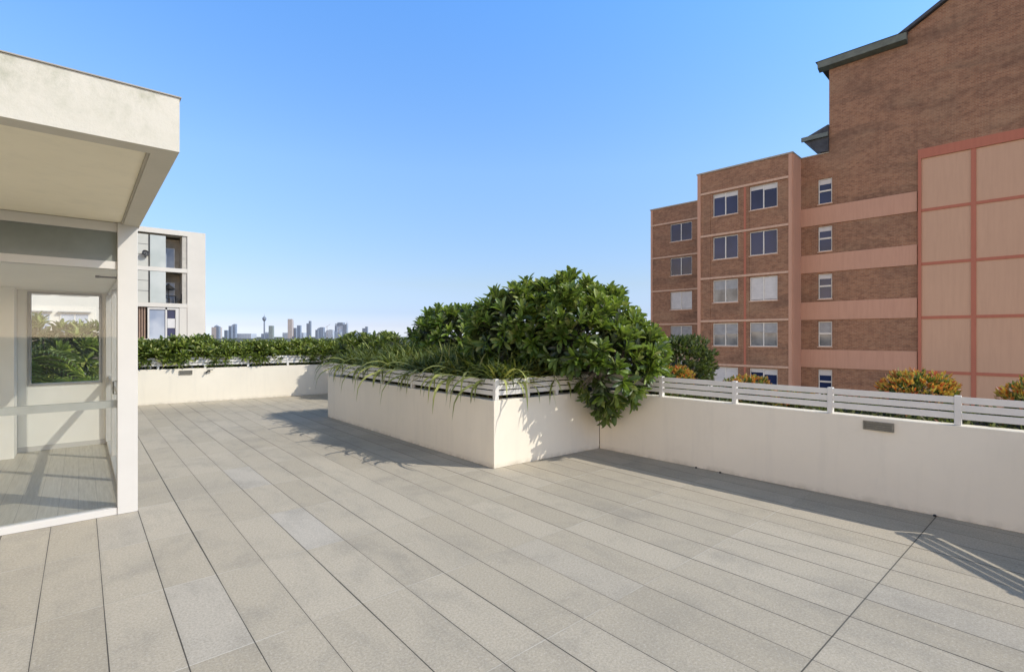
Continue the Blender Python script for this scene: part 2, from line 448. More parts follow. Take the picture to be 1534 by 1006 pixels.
# boundary lines (terrace face of each wall)
def seg(a, b):
    a = Vector((*a, 0)); b = Vector((*b, 0)); d = (b - a); ln = d.length; d.normalize()
    M = Matrix.Translation(a) @ Matrix(((d.x, -d.y, 0, 0), (d.y, d.x, 0, 0), (0, 0, 1, 0), (0, 0, 0, 1)))
    return M, ln      # local x along, local y to the left of travel
WT = .16
def wall(name, a, b, label, z1=.83, thick=WT, side=1, z0=0.0, cat='wall', ext0=0., ext1=0.):
    M, ln = seg(a, b)
    m = MB().box(-ext0, ln + ext1, *(sorted((0, side * thick))), z0, z1)
    o = m.build(name, WALL, bevel=.006); o.matrix_world = M
    return tag(o, label, cat), M, ln
def rail(name, a, b, posts, label, side=1, gap=.05, inset=.03, z=.83, n=3, sl=(.885, .942), pitch=.0705):
    M, ln = seg(a, b)
    e = empty(name, label, 'railing', (0, 0, 0), group='white slatted rails along the planter walls'); e.matrix_world = M
    for k in range(n):
        z0 = sl[0] + k * pitch; y = side * inset
        MB().box(.0, ln, *(sorted((y, y + side * .010))), z0, z0 + (sl[1] - sl[0])).build('slat', RAILM, e, bevel=.002)
    for p in posts:
        yy = sorted((side * (inset - .008), side * (inset + .052)))
        MB().box(p - .024, p + .024, yy[0], yy[1], z + .001, 1.092).build('post', RAILM, e, bevel=.003)
    return e

# near planter: polygon C1 -> right wall, left face, far end
C1 = (3.818, 4.77); CL = (3.753, 10.02); CR = (5.68, 4.655); RB = (5.875, .05); RD = (3.9, -2.15)
BL0 = (-1.2, 14.70); BL1 = (5.40, 13.985)
pw = MB().prism([C1, (5.676, 4.655), (5.676, 4.655 + WT), (C1[0] + WT, C1[1] + WT), (CL[0] + WT, CL[1] - WT), (5.398, CL[1] - WT), (5.398, CL[1]), CL], 0.001, .83)
tag(pw.build('planter_wall', WALL, bevel=.006), 'raised planter wall with a long shaded face and a short face dappled by leaf shadows', 'planter')
w, _, _ = wall('planter_wall', (5.4, 10.0), (5.4, 13.98), 'hidden return wall between the raised planter and the back hedge wall', side=-1, z1=.827)
w, MR_, LR_ = wall('parapet_wall', CR, RB, 'long shaded cream parapet wall on the right with a grey louvred light', side=1, ext0=.0)
w, _, _ = wall('parapet_wall', RB, RD, 'cream parapet wall turning toward the camera just outside the frame', side=1, z1=.829)
w, MBK, LBK = wall('parapet_wall', BL0, BL1, 'sunlit cream parapet wall below the leafy hedge at the back', side=1)

rail('slatted_rail', C1, CL, [.028, 1.02, 2.015, 3.0, 3.99, 5.05], 'white slatted rail on the shaded planter wall under drooping leaves', side=-1)
rail('slatted_rail', (C1[0] + .06, C1[1] - .004), CR, [.5, 1.0, 1.75], 'short white slatted rail on the planter wall facing the camera', side=1)
rail('slatted_rail', CR, RB, [.965, 1.917, 2.894, 3.878], 'long white slatted rail with three boards on the right parapet', side=1)
rail('slatted_rail', RB, RD, [.05, 1.0, 2.0], 'white slatted rail on the angled parapet outside the frame', side=1)
rail('slatted_rail', BL0, BL1, [.7 + .95 * k for k in range(7)], 'white slatted rail on the back wall below the hedge', side=1, sl=(.9, .957))

# soil beds
s1 = MB().prism([(3.97, 4.93), (5.9, 4.9), (6.0, .0), (4.0, -2.2), (7.75, -3.5), (7.75, 15.4), (-1.2, 15.4), (-1.2, 14.86), (5.5, 14.1), (5.5, 10.1), (3.92, 9.86)], .0, .77)
tag(s1.build('planter_soil', SOIL), kind='structure')
o, _, _ = wall('parapet_wall', (7.76, -3.6), (7.76, 15.5), 'low outer parapet wall beyond the red tipped shrubs', z1=.80, side=-1, thick=.15)
o, _, _ = wall('parapet_wall', (7.6, 15.42), (-8.8, 15.42), 'outer parapet wall behind the back hedge', z1=.80, side=-1, thick=.15)

# wall lights
def wall_light(label, loc, rz, w=.25, h=.085):
    e = empty('wall_light', label, 'wall light', loc, rz, group='louvred lights set in the walls')
    m = MB(); t = .012
    m.box(-w / 2, w / 2, -.014, .02, -h / 2, -h / 2 + t).box(-w / 2, w / 2, -.014, .02, h / 2 - t, h / 2)
    m.box(-w / 2, -w / 2 + t, -.014, .02, -h / 2 + t, h / 2 - t).box(w / 2 - t, w / 2, -.014, .02, -h / 2 + t, h / 2 - t)
    m.build('light_frame', LIGHTM, e)
    MB().box(-w / 2 + t, w / 2 - t, -.004, .01, -h / 2 + t, h / 2 - t).build('lens', plain('lens', (.16, .155, .13), .3), e)
    g = MB()
    for k in range(3):
        z = -h / 2 + .024 + k * .019; g.box(-w / 2 + t, w / 2 - t, -.012, -.005, z, z + .005)
    g.build('louvre', LIGHTM, e)
    return e
wall_light('grey louvred light on the shaded right parapet wall', (5.812, 1.35, .752), R(-92.4 + 0), .245, .085)
wall_light('small grey louvred light on the sunlit back wall', (1.93, 14.355, .735), R(-6.2), .27, .10)
tp = empty('garden_tap', 'small dark brass garden tap on the sunlit back wall', 'tap', (2.42, 14.30, .755), R(-6.2))
MB().tube([(0, 0, 0), (0, -.05, 0), (-.05, -.06, .0), (-.08, -.06, -.05)], .018, 8).build('spout', DARKM, tp)
MB().box(-.05, .07, -.075, -.045, .02, .045).build('tap_handle', LIGHTM, tp)
for i, (x, y) in enumerate(((5.74, 3.18), (5.75, 2.88), (5.835, .93))):
    tag(MB().lathe([(.011, 0), (.013, .008), (.009, .016)], (0, 0, 0), 10).build('drain_plug', DARKM, loc=(x - .02, y, .001)),
        ['small black drain plug at the wall foot, nearest the tree', 'small black drain plug at the wall foot, middle of three', 'small black drain plug where the dark joint meets the wall'][i], 'drain plug', 'drain plugs at the foot of the wall')

# ------------------------------------------------------------------ glass pavilion
PV = empty('glass_pavilion', 'white framed glass pavilion with a thick cream flat roof on the left', 'building', (.40, 5.77, 0))
def pv(name, m, mat, parent=None, bevel=0.):
    for i, q in enumerate(m.v): m.v[i] = (q[0] - .40, q[1] - 5.77, q[2])
    return m.build(name, mat, parent or PV, bevel=bevel)
# roof: fascia ring plus recessed soffit
Z0, Z1 = 2.63, 2.925; X0, X1, Y0, Y1 = -9, .412, 3.281, 10.4
m = MB().box(X0, X1, Y0, Y0 + .13, Z0, Z1).box(X1 - .12, X1, Y0 + .13, Y1, Z0, Z1).box(X0, X1 - .12, Y1 - .13, Y1, Z0, Z1)
rf = pv('roof', m, FASCIA)
pv('soffit', MB().box(X0, X1 - .122, Y0 + .132, Y1 - .132, Z0 + .022, Z1 - .02), SOFFIT)
pv('shadow_gap', MB().box(X0, X1 - .12, Y0 + .130, Y0 + .142, Z0 + .006, Z0 + .03).box(X1 - .134, X1 - .1205, Y0 + .142, Y1 - .14, Z0 + .006, Z0 + .03), plain('gap', (.42, .38, .30), .8))
pv('roof_capping', MB().box(X0, X1 + .008, Y0 - .008, Y1, Z1 + .001, Z1 + .007), CAP)
YF = 5.77; XS = .40
pv('corner_post', MB().box(.252, XS, YF, YF + .16, 0.002, 2.649), PAINTW, bevel=.004)
# front frame (plane Y=5.8)
fr = MB()
fr.box(-9, .251, YF + .03, YF + .09, 2.565, 2.648)     # head
fr.box(-9, .251, YF + .025, YF + .095, 2.225, 2.295)    # transom
pv('mid_rail', MB().box(-9, .251, YF + .064, YF + .10, .965, 1.032), plain('rail_beige', (.50, .48, .41), .5))
fr.box(-9, .251, YF + .01, YF + .10, .002, .062)       # bottom rail
fr.box(-2.65, -2.58, YF + .032, YF + .088, .063, 2.224)
fr.box(-5.65, -5.58, YF + .032, YF + .088, .063, 2.224)
pv('front_frame', fr, PAINTW, bevel=.003)
pv('spandrel_panel', MB().box(-9, .2515, YF + .052, YF + .068, 2.294, 2.566), SPAN)
pv('front_glass', MB().box(-9, .2515, YF + .056, YF + .062, .061, 2.226), GLASS)
# side frame (plane X=.35)
YB = 9.62
sf = MB()
sf.box(XS - .10, XS - .03, YF + .161, YB, 2.225, 2.648).box(XS - .095, XS - .035, YF + .161, YB, .965, 1.03)
sf.box(XS - .11, XS - .02, YF + .161, YB, .002, .062)
for y in (7.0, 8.32): sf.box(XS - .098, XS - .032, y, y + .06, .063, 2.224)
sf.box(XS - .12, XS - .02, YB - .10, YB, .063, 2.224)
pv('side_frame', sf, PAINTW, bevel=.003)
pv('side_glass', MB().box(XS - .068, XS - .062, YF + .161, YB - .1, .061, 2.226), GLASS)
pv('door_handle', MB().tube([(.30, 7.06, .98), (.272, 7.06, .98), (.272, 7.06, 1.12), (.30, 7.06, 1.12)], .006, 8), LIGHTM)
pv('door_closer', MB().tube([(.25, 5.92, 2.16), (.18, 5.98, 2.165), (.12, 5.98, 2.165)], [.009, .007, .009], 8).box(.10, .13, 5.97, 5.99, 2.155, 2.175), DARKM)
# room
pv('room_floor', MB().box(-9, XS - .11, YF + .10, YB, .004, .02), TIMBER)
pv('room_ceiling', MB().box(-9, XS - .10, YF + .10, YB, 2.26, 2.62), INTW)
bw = MB()
bw.box(-9, -.56, YB, YB + .2, 0, 2.62).box(-.559, .24, YB, YB + .2, 0, .93).box(-.559, .24, YB, YB + .2, 2.235, 2.62).box(.241, XS - .001, YB, YB + .2, 0, 2.62)
pv('back_wall', bw, INTW)
pv('skirting', MB().box(-9, XS - .13, YB - .014, YB - .001, .021, .09), PAINTW)
pv('inner_column', MB().box(-.86, -.66, YB - .42, YB - .016, .021, 2.259), INTW)
wf = MB().box(-.558, -.522, YB - .02, YB + .10, .931, 2.234).box(.205, .239, YB - .02, YB + .10, .931, 2.234).box(-.521, .204, YB - .02, YB + .1, .931, .955).box(-.521, .204, YB - .02, YB + .1, 2.21, 2.234)
wo = pv('rear_window', wf, plain('grey_frame', (.30, .30, .29), .4))
g_ = pv('pane', MB().box(-.522, .206, YB + .03, YB + .036, .95, 2.215), GLASS); g_.parent = wo
# ------------------------------------------------------------------ plants
FR = None
def foliage_obj(name, frames, parent, mats, tmpl='obovate', midx=None):
    return link(name, leaves_mesh(name, frames, tmpl, mats, midx), parent)
def tree(label, base, lobes, dens, ln=.25, wd=.078, keep=None, name='frangipani_tree', matl=None, nl=12, trunk=True, group=None, droop_low=True, cat='tree'):
    e = empty(name, label, cat, base, group=group)
    B = np.array(base)
    pts = lobed_points(lobes, dens, keep)
    fr = []; mi = []
    for p, d, f_ in pts:
        n0 = len(fr)
        ax = unit(d + np.array([0, 0, .55 if d[2] > -.2 else .1]) + rng.normal(0, .25, 3))
        dr = .0 if d[2] > 0 else .55
        top = max(0., d[2])
        rosette(fr, p - B, unit(ax + np.array([0, 0, .5 * top])), nl, ln, wd, spread=(12, 80 - 20 * top), droop=dr)
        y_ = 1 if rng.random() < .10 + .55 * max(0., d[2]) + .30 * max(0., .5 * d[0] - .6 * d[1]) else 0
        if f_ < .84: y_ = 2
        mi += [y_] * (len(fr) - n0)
    foliage_obj('crown', fr, e, [matl or LEAF, matl or LEAFLIT, LEAFD], 'obovate', mi)
    m = MB()
    main = np.array([np.array(c) for c, r in lobes]).mean(0)
    b0 = np.zeros(3); fork = (main - B) * np.array([.35, .35, .35])
    m.tube([b0 + (0, 0, -.05), fork * .5 + (.03, 0, 0), fork], [.075, .065, .06], 8)
    for c, r in lobes:
        c = np.array(c) - B; mid = (fork + c) / 2 + rng.normal(0, .06, 3)
        m.tube([fork, mid, c], [.05, .04, .028], 6)
        for k in range(9):
            d = unit(rng.normal(size=3) + (0, 0, .4)); rr = np.mean(r) if isinstance(r, (tuple, list)) else r
            m.tube([c * .9 + mid * .1, c + d * rr * .45 + rng.normal(0, .04, 3), c + d * rr * .85], [.024, .018, .012], 5)
    m.build('trunk', BARK, e)
    return e
def keep1(p):
    if p[2] < .98 and (p[1] > 4.52 or p[0] > 5.52): return False
    if p[2] < .42: return False
    if p[0] < 5.15 and p[2] < 1.22: return False
    return True
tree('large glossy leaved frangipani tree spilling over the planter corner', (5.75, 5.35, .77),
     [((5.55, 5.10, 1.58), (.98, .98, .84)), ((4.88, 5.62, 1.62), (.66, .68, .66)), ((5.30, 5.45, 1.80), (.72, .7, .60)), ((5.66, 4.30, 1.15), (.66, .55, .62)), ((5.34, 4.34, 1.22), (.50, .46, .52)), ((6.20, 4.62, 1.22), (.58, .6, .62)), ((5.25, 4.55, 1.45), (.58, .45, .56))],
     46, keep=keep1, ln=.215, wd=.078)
tree('smaller frangipani tree behind the strappy plants, left of the large one', (5.8, 8.45, .77),
     [((5.70, 8.35, 1.52), (.78, .72, .66)), ((5.50, 8.75, 1.42), (.52, .55, .56)), ((6.3, 8.9, 1.5), (.7, .7, .62))], 36, ln=.22, wd=.08,
     keep=lambda p: p[2] > .9)
tree('leafy frangipani bush at the far end behind the planter', (6.2, 12.6, .77),
     [((6.15, 12.5, 1.08), (.8, 1.1, .50)), ((5.75, 13.3, 1.1), (.5, .6, .48))], 26, matl=HEDGE, ln=.24, wd=.075, keep=lambda p: p[2] > .8)

# hedge shrubs behind the back wall
hsrc = []
for v in range(4):
    fr = []
    pts = lobed_points([((0, 0, .38), (.62, .5, .42)), ((.3, .05, .5), (.38, .42, .32)), ((-.3, 0, .46), (.4, .42, .34))], 34)
    for p, d, f_ in pts:
        if p[2] < .06: continue
        rosette(fr, p, unit(d + np.array([0, -.1, .5]) + rng.normal(0, .3, 3)), 11, .20, .066)
    me = leaves_mesh('foliage', fr, 'obovate', [HEDGE])
    st = MB()
    for k in range(7):
        a = k * .9; st.tube([(.03 * math.cos(a), .03 * math.sin(a), -.05), (.2 * math.cos(a), .16 * math.sin(a), .3), (.38 * math.cos(a), .3 * math.sin(a), .6)], [.02, .015, .01], 5)
    hsrc.append((me, st))
stm = []
for k in range(15):
    x = -1.6 + k * .60
    if k < 14 and x > 6.6: continue
    y = 14.50 + .46 * (1 - (x + 1.2) / 6.6) * 1.4 + rng.uniform(-.03, .05)
    e = empty('hedge_shrub', 'broad leaved green hedge shrub in the row above the back wall', 'shrub', (x, y, .78), rng.uniform(-.4, .4) + (math.pi if k % 2 else 0), group='hedge shrubs behind the back wall')
    sc = rng.uniform(.92, 1.08); e.scale = (sc, sc, sc * rng.uniform(.80, .90))
    me, st = hsrc[k % 4]
    link('foliage', me, e)
    if k < 4: stm.append(st.build('stem', BARK, e))
    else:
        c = stm[k % 4].copy(); COL.objects.link(c); c.parent = e

# strappy plants
def blade(V, F, az, ln, wd, el0, bend, base=(0, 0, 0), segs=7, hang=0.):
    d = np.array([math.cos(az), math.sin(az), 0]); side = np.array([-math.sin(az), math.cos(az), 0])
    p = np.array(base, float); el = el0
    i0 = len(V); st = ln / segs
    for k in range(segs + 1):
        t = k / segs; w = wd * (.6 + .8 * t if t < .5 else 1.0) * max(0., 1 - max(0, t - .45) / .55) ** .8
        tw = .35 * math.sin(t * 2 + az * 3)
        sd = side * math.cos(tw) + np.array([0, 0, 1]) * math.sin(tw)
        if k == segs: V.append(tuple(p))
        else:
            V.append(tuple(p - sd * w / 2)); V.append(tuple(p + sd * w / 2))
        p = p + (d * math.cos(el) + np.array([0, 0, 1]) * math.sin(el)) * st
        el -= bend * (0.4 + 1.4 * t) / segs; el = max(el, -1.45)
    for k in range(segs - 1):
        a = i0 + 2 * k; F.append((a, a + 1, a + 3, a + 2))
    a = i0 + 2 * (segs - 1); F.append((a, a + 1, a + 2))
def tuft(n, lmin, lmax, wd, bend=(1.2, 3.0), hang=0, mat=STRAP):
    V = []; F = []
    for k in range(n):
        az = rng.uniform(0, 6.283)
        blade(V, F, az, rng.uniform(lmin, lmax), wd * rng.uniform(.7, 1.2), R(rng.uniform(45, 88)), rng.uniform(*bend), (rng.normal(0, .035), rng.normal(0, .035), 0))
    for k in range(hang):
        az = rng.normal(math.pi, .6)
        blade(V, F, az, rng.uniform(.55, .98) * lmax / .52, wd * 1.5, R(rng.uniform(20, 50)), rng.uniform(2.2, 3.3), (0, 0, .0), 9)
    me = bpy.data.meshes.new('blades'); me.from_pydata(V, [], F); me.materials.append(mat)
    me.polygons.foreach_set('use_smooth', [True] * len(me.polygons)); me.update()
    return me
edge = [tuft(130, .30, .56, .032, (1.0, 2.6), hang=3) for _ in range(4)]
tall = [tuft(100, .45, .82, .034, (.7, 2.0)) for _ in range(3)]
SL = 'arching strap leaved plant with pale striped blades in the raised planter'
def strap(me, x, y, z, rz, sc=1., label=SL, grp='strap leaved plants massed in the raised planter'):
    o = bpy.data.objects.new('strap_leaved_plant', me); COL.objects.link(o); o.location = (x, y, z); o.rotation_euler.z = rz
    o.scale = (sc, sc, sc); tag(o, label, 'plant', grp); return o
HL = 'strap leaved plant hanging long dark blades over the edge of the raised planter'
k = 0
y = 5.05
while y < 10.0:
    strap(edge[k % 4], 4.03 + rng.uniform(-.03, .05), y, .93, rng.uniform(-.5, .5), rng.uniform(.85, 1.1), HL, 'strap leaved plants along the planter edge'); k += 1; y += .22
for x in (4.05, 4.2, 4.38, 4.55, 4.75, 4.95, 5.2):
    strap(edge[k % 4], x, 4.95, .94, R(90) + rng.uniform(-.5, .5), .92, HL, 'strap leaved plants along the planter edge'); k += 1
for x, y0 in ((4.34, 5.25), (4.62, 5.5), (4.9, 6.2), (5.15, 6.9)):
    y = y0
    while y < 9.9:
        strap(tall[k % 3], x + rng.uniform(-.08, .08), y, .86, rng.uniform(0, 6.28), rng.uniform(.82, 1.05)); k += 1; y += .30
for x, y in ((5.15, 9.5), (5.1, 6.9), (5.5, 6.7), (5.2, 7.3), (5.4, 9.8), (5.9, 10.3), (6.0, 10.8), (5.75, 11.2), (6.0, 11.6), (5.7, 11.9), (5.2, 5.3)):
    strap(tall[k % 3], x, y, .78, rng.uniform(0, 6.28), rng.uniform(.8, .95)); k += 1

# right strip shrubs
def tipshrub(label, loc, rx, ry, rz, n, ln=.055, tips=.55, green=YLEAF, name='red_tipped_shrub', tmpl='oval', grp='small shrubs in the bed behind the right parapet'):
    e = empty(name, label, 'shrub', loc, group=grp)
    fr = []; mi = []
    for _ in range(n):
        d = unit(rng.normal(size=3)); f = rng.uniform(.35, 1.0) ** .5 * (1 + .10 * math.sin(d[0] * 9) * math.sin(d[2] * 8 + d[1] * 6))
        p = np.array([d[0] * rx, d[1] * ry, rz + d[2] * rz]) * (f, f, 1) + np.array([0, 0, (f - 1) * rz * d[2]])
        t = f > .8 and d[2] > -.35 and rng.random() < tips
        for q in range(5):
            dd = unit(d + np.array([0, 0, .7]) + rng.normal(0, .5, 3))
            fr.append((p + rng.normal(0, .008, 3), dd, unit(rng.normal(size=3)), ln * rng.uniform(.7, 1.2), ln * .5)); mi.append(1 if t else 0)
    foliage_obj('foliage', fr, e, [green, TIPLEAF], tmpl, mi)
    m = MB()
    for k in range(8):
        a = k * .8; m.tube([(0, 0, -.04), (rx * .4 * math.cos(a), ry * .4 * math.sin(a), rz * .8), (rx * .75 * math.cos(a), ry * .75 * math.sin(a), rz * 1.5)], [.012, .009, .005], 5)
    m.build('stem', BARK, e)
    return e
tipshrub('round shrub with red and orange tips in front of the brick panels', (6.6, 1.19, .78), .34, .33, .235, 760, tips=.8)
tipshrub('red tipped shrub cut by the right edge of the photo', (6.62, .26, .78), .33, .33, .24, 700, tips=.8)
tipshrub('small orange tipped shrub beside the drooping tree', (6.55, 3.95, .78), .24, .24, .20, 380, tips=.8)
tipshrub('low orange tipped shrub behind the middle of the rail', (6.6, 2.95, .78), .28, .30, .155, 380, tips=.75)
tipshrub('lowest red and green shrub seen through the rail gap', (6.35, 2.35, .77), .24, .32, .09, 300, tips=.5)
tipshrub('dark round leaved bush beyond the frangipani, in front of the brick block', (7.25, 4.3, .78), .50, .52, .42, 750, ln=.085, tips=.0, green=DARKLEAF, name='round_leaved_bush')
# ground cover in the strip
fr = []
for _ in range(5200):
    x = rng.uniform(5.98, 7.55); y = rng.uniform(-1.5, 4.7)
    p = np.array([x, y, .775 + abs(rng.normal(0, .03))])
    fr.append((p, unit(rng.normal(size=3) + (0, 0, 1.0)), unit(rng.normal(size=3)), rng.uniform(.05, .09), .035))
g = foliage_obj('ground_cover', fr, None, [COVER], 'oval'); tag(g, 'low dark leafy ground cover in the bed behind the right rail', 'ground cover', kind='stuff')
fr = []
for _ in range(5200):
    x = rng.uniform(4.0, 7.4); y = rng.uniform(5.0, 10)
    fr.append((np.array([x, y, .775 + abs(rng.normal(0, .06))]), unit(rng.normal(size=3) + (0, 0, 1.0)), unit(rng.normal(size=3)), rng.uniform(.08, .14), .05))
g = foliage_obj('ground_cover', fr, None, [COVER], 'oval'); tag(g, 'low shaded leaf litter and ground cover under the planter trees', 'ground cover', kind='stuff')

# plants behind the pavilion window
MB().box(-3.2, .8, 11.2, 11.35, 0, .6)
tree('yellow green frangipani bush seen through the pavilion rear window', (-.6, 12.6, 0.0),
     [((-.5, 12.4, 1.25), (.75, .6, .6)), ((.05, 12.7, 1.2), (.6, .5, .55)), ((-1.0, 12.7, 1.4), (.6, .5, .55))], 24, matl=HEDGE, ln=.24, wd=.075, name='frangipani_bush', cat='bush')
def palm(label, loc, n=16, ln=1.1, h=.3, name='small_palm'):
    e = empty(name, label, 'palm', loc, group='palms behind the pavilion window')
    fr = []; m = MB()
    for k in range(n):
        az = k * 2.4 + rng.uniform(-.2, .2); el = R(rng.uniform(25, 75)); L_ = ln * rng.uniform(.8, 1.1)
        p = np.array([0, 0, h]); pts = [p.copy()]; d = np.array([math.cos(az), math.sin(az), 0])
        for s in range(18):
            dr = d * math.cos(el) + np.array([0, 0, 1]) * math.sin(el)
            p = p + dr * L_ / 18; el -= R(6.2); pts.append(p.copy())
            if s > 1:
                sd = np.cross(dr, (0, 0, 1)); sd = unit(sd)
                ll = .24 * math.sin(math.pi * (s + 1) / 20) + .04
                for sg in (-1, 1): fr.append((p.copy(), unit(sd * sg + dr * .6 + np.array([0, 0, .15])), np.array([0, 0, 1.]), ll, .026))
        m.tube(pts[::3], .006, 4)
    m.tube([(0, 0, 0), (0, 0, h)], [.07, .05], 8)
    foliage_obj('frond', fr, e, [PALMLEAF], 'strap'); m.build('stem', BARK, e)
    return e
palm('feathery palm low in the pavilion rear window', (-.15, 11.1, .0), 20, .95, .55)
palm('taller feathery palm behind the left of the rear window', (-.85, 11.6, 0), 22, 1.2, 1.0)

# ------------------------------------------------------------------ brick apartment building
BO = empty('brick_apartment_building', 'brown brick apartment building with pink bands and a tall gabled tower on the right', 'building', (35.854, 6.204, 0), R(3.5))
LV = [11.65, 8.65, 5.65, 2.65, -.38, -3.4]
GZ = -15
def bp(name, m, mat, parent=BO, bevel=0): return m.build(name, mat, parent)
# wall masses (x = depth t, y = along facade s)
def skin(t0, t1, s0, s1, z1, cols, zs, depth_t):
    m = MB(); m.box(t1, depth_t, s0, s1, GZ, z1)
    cur = s0
    for a, b in sorted(cols):
        m.box(t0, t1, cur, a, GZ, z1); zz = GZ
        for lo, hi in sorted(zs):
            m.box(t0, t1, a, b, zz, lo); zz = hi
        m.box(t0, t1, a, b, zz, z1); cur = b
    m.box(t0, t1, cur, s1, GZ, z1)
    return m
WZ = [(Lz - .14 - 1.58, Lz - .14) for Lz in LV]
bp('recess_wall', skin(0, .13, 0, 6.25, 13.1, [(4.46, 5.22)], [(a + .02, b + .02) for a, b in WZ], 9), BRICK)
bp('main_block_wall', skin(-1.58, -1.44, 6.26, 12.43, 13.1, [(9.60, 11.32), (7.12, 8.84)], WZ, 9.1), BRICK)
bp('small_block_wall', skin(5.02, 5.16, 12.44, 20.03, 13.1, [(16.08, 18.1)], WZ, 14), BRICK)
poly = [(-14, GZ), (4.62, GZ), (4.62, 18.4), (.75, 18.4), (.75, 18.92), (-5.2, 22.3), (-14, 17.4)]
Mx = Matrix(((0, 0, 1, 0), (1, 0, 0, 0), (0, 1, 0, 0), (0, 0, 0, 1)))     # (a,b,c)->(c,a,b)
bp('tower_wall', MB().prism([(.0, 13.101), (4.62, 13.101), (4.62, 18.4), (.75, 18.4), (.75, 18.92), (0, 19.35)], .003, 10, Mx).prism([(-14, GZ), (-.001, GZ), (-.001, 19.35), (-5.2, 22.3), (-14, 17.4)], 0.0, 10, Mx), BRICKT)
# parapet cappings
bp('parapet_capping', MB().box(-1.64, 9.1, 6.2, 12.49, 13.101, 13.2), CAP)
bp('parapet_capping', MB().box(4.96, 14, 12.5, 20.09, 13.101, 13.2), CAP)
bp('parapet_capping', MB().box(-.05, 9, 4.62, 6.19, 13.101, 13.16), CAP)
# tower roof: eave with gutter, gable verge, lower side roof
bp('gutter', MB().prism([(-.42, 18.42), (-.06, 18.30), (0.02, 18.30), (.02, 18.9), (-.5, 18.78)], .72, 5.15, Matrix(((1, 0, 0, 0), (0, 0, 1, 0), (0, 1, 0, 0), (0, 0, 0, 1)))), GUTTER)
r = MB(); i = 0
r.v = [(-.55, .7, 18.80), (-.55, 5.25, 18.80), (10, 5.25, 18.80), (10, .7, 18.80), (3.2, .7, 20.0), (3.2, 2.6, 20.0), (7, 2.6, 20.0), (7, .7, 20.0)]
r.f = [(0, 1, 5, 4), (1, 2, 6, 5), (2, 3, 7, 6), (4, 5, 6, 7), (3, 2, 1, 0), (0, 4, 7, 3)]; r.m = [0] * 6
bp('eave_roof', r, SLATE)
def slab(p0, p1, th, t0, t1):
    return MB().prism([p0, p1, (p1[0], p1[1] + th), (p0[0], p0[1] + th)], t0, t1, Mx)
bp('gable_roof', slab((-5.2, 22.31), (1.15, 18.705 + .03), .20, -.25, 10), SLATE)
bp('gable_roof', slab((-14.3, 17.24), (-5.201, 22.31), .20, -.25, 10), SLATE)
bp('side_roof', MB().prism([(4.63, 13.17), (5.1, 13.22), (6.0, 14.1), (6.0, 14.32), (4.63, 14.85)], -.15, 6, Mx), SLATE)
bp('side_gutter', MB().prism([(4.63, 14.1), (6.12, 14.1), (6.12, 14.36), (4.63, 14.36)], -.28, -.155, Mx), GUTTER)
# bands on the recess
for Lz in LV[1:]: bp('render_band', MB().box(-.06, 0.001, .30, 6.259, Lz, Lz + 1.13), PINK)
# return face cladding
bp('return_wall', MB().box(-1.575, -.001, 6.20, 6.2595, GZ, 13.09), PINK)
# corner strips and ledges, main block
bp('corner_strip', MB().box(-1.63, -1.581, 6.262, 6.46, GZ, 13.09).box(-1.63, -1.581, 12.19, 12.425, GZ, 13.09), PINK)
for Lz in LV:
    bp('ledge', MB().box(-1.66, -1.5815, 6.46, 12.19, Lz - .06, Lz + .08), LEDGE)
    bp('ledge', MB().box(4.94, 5.0195, 12.45, 20.0, Lz - .06, Lz + .08), LEDGE)
bp('pilaster', MB().box(-1.625, -1.5805, 9.06, 9.20, GZ, 11.59), REDTRIM)
bp('pilaster', MB().box(-1.61, -1.5805, 11.5, 11.95, GZ, 11.59).box(-1.60, -1.5805, 8.85, 9.059, GZ, 11.59).box(-1.60, -1.5805, 9.201, 9.45, GZ, 11.59), BRICKR)
bp('corner_strip', MB().box(4.98, 5.018, 19.82, 20.02, GZ, 13.05), PINK)
# panelled field
bp('panel_field', MB().box(-.08, -.001, -14, .10, GZ, 11.55), PANEL)
tr = MB().box(-.16, -.001, -14, .24, 11.551, 12.08).box(-.16, -.0015, .101, .24, GZ, 11.55)
for kk in range(6): s0 = -2.16 - 2.2 * kk; tr.box(-.125, -.081, s0, s0 + .2, GZ, 11.55)
for Lz in LV: tr.box(-.12, -.0811, -14, .10, Lz - .08, Lz + .08)
bp('panel_trim', tr, REDTRIM)
# dark brick patches flanking the slim windows
bp('window_surround', MB().box(-.018, -.001, 4.15, 4.42, GZ, 11.6).box(-.018, -.001, 5.25, 5.6, GZ, 11.6), BRICKR)

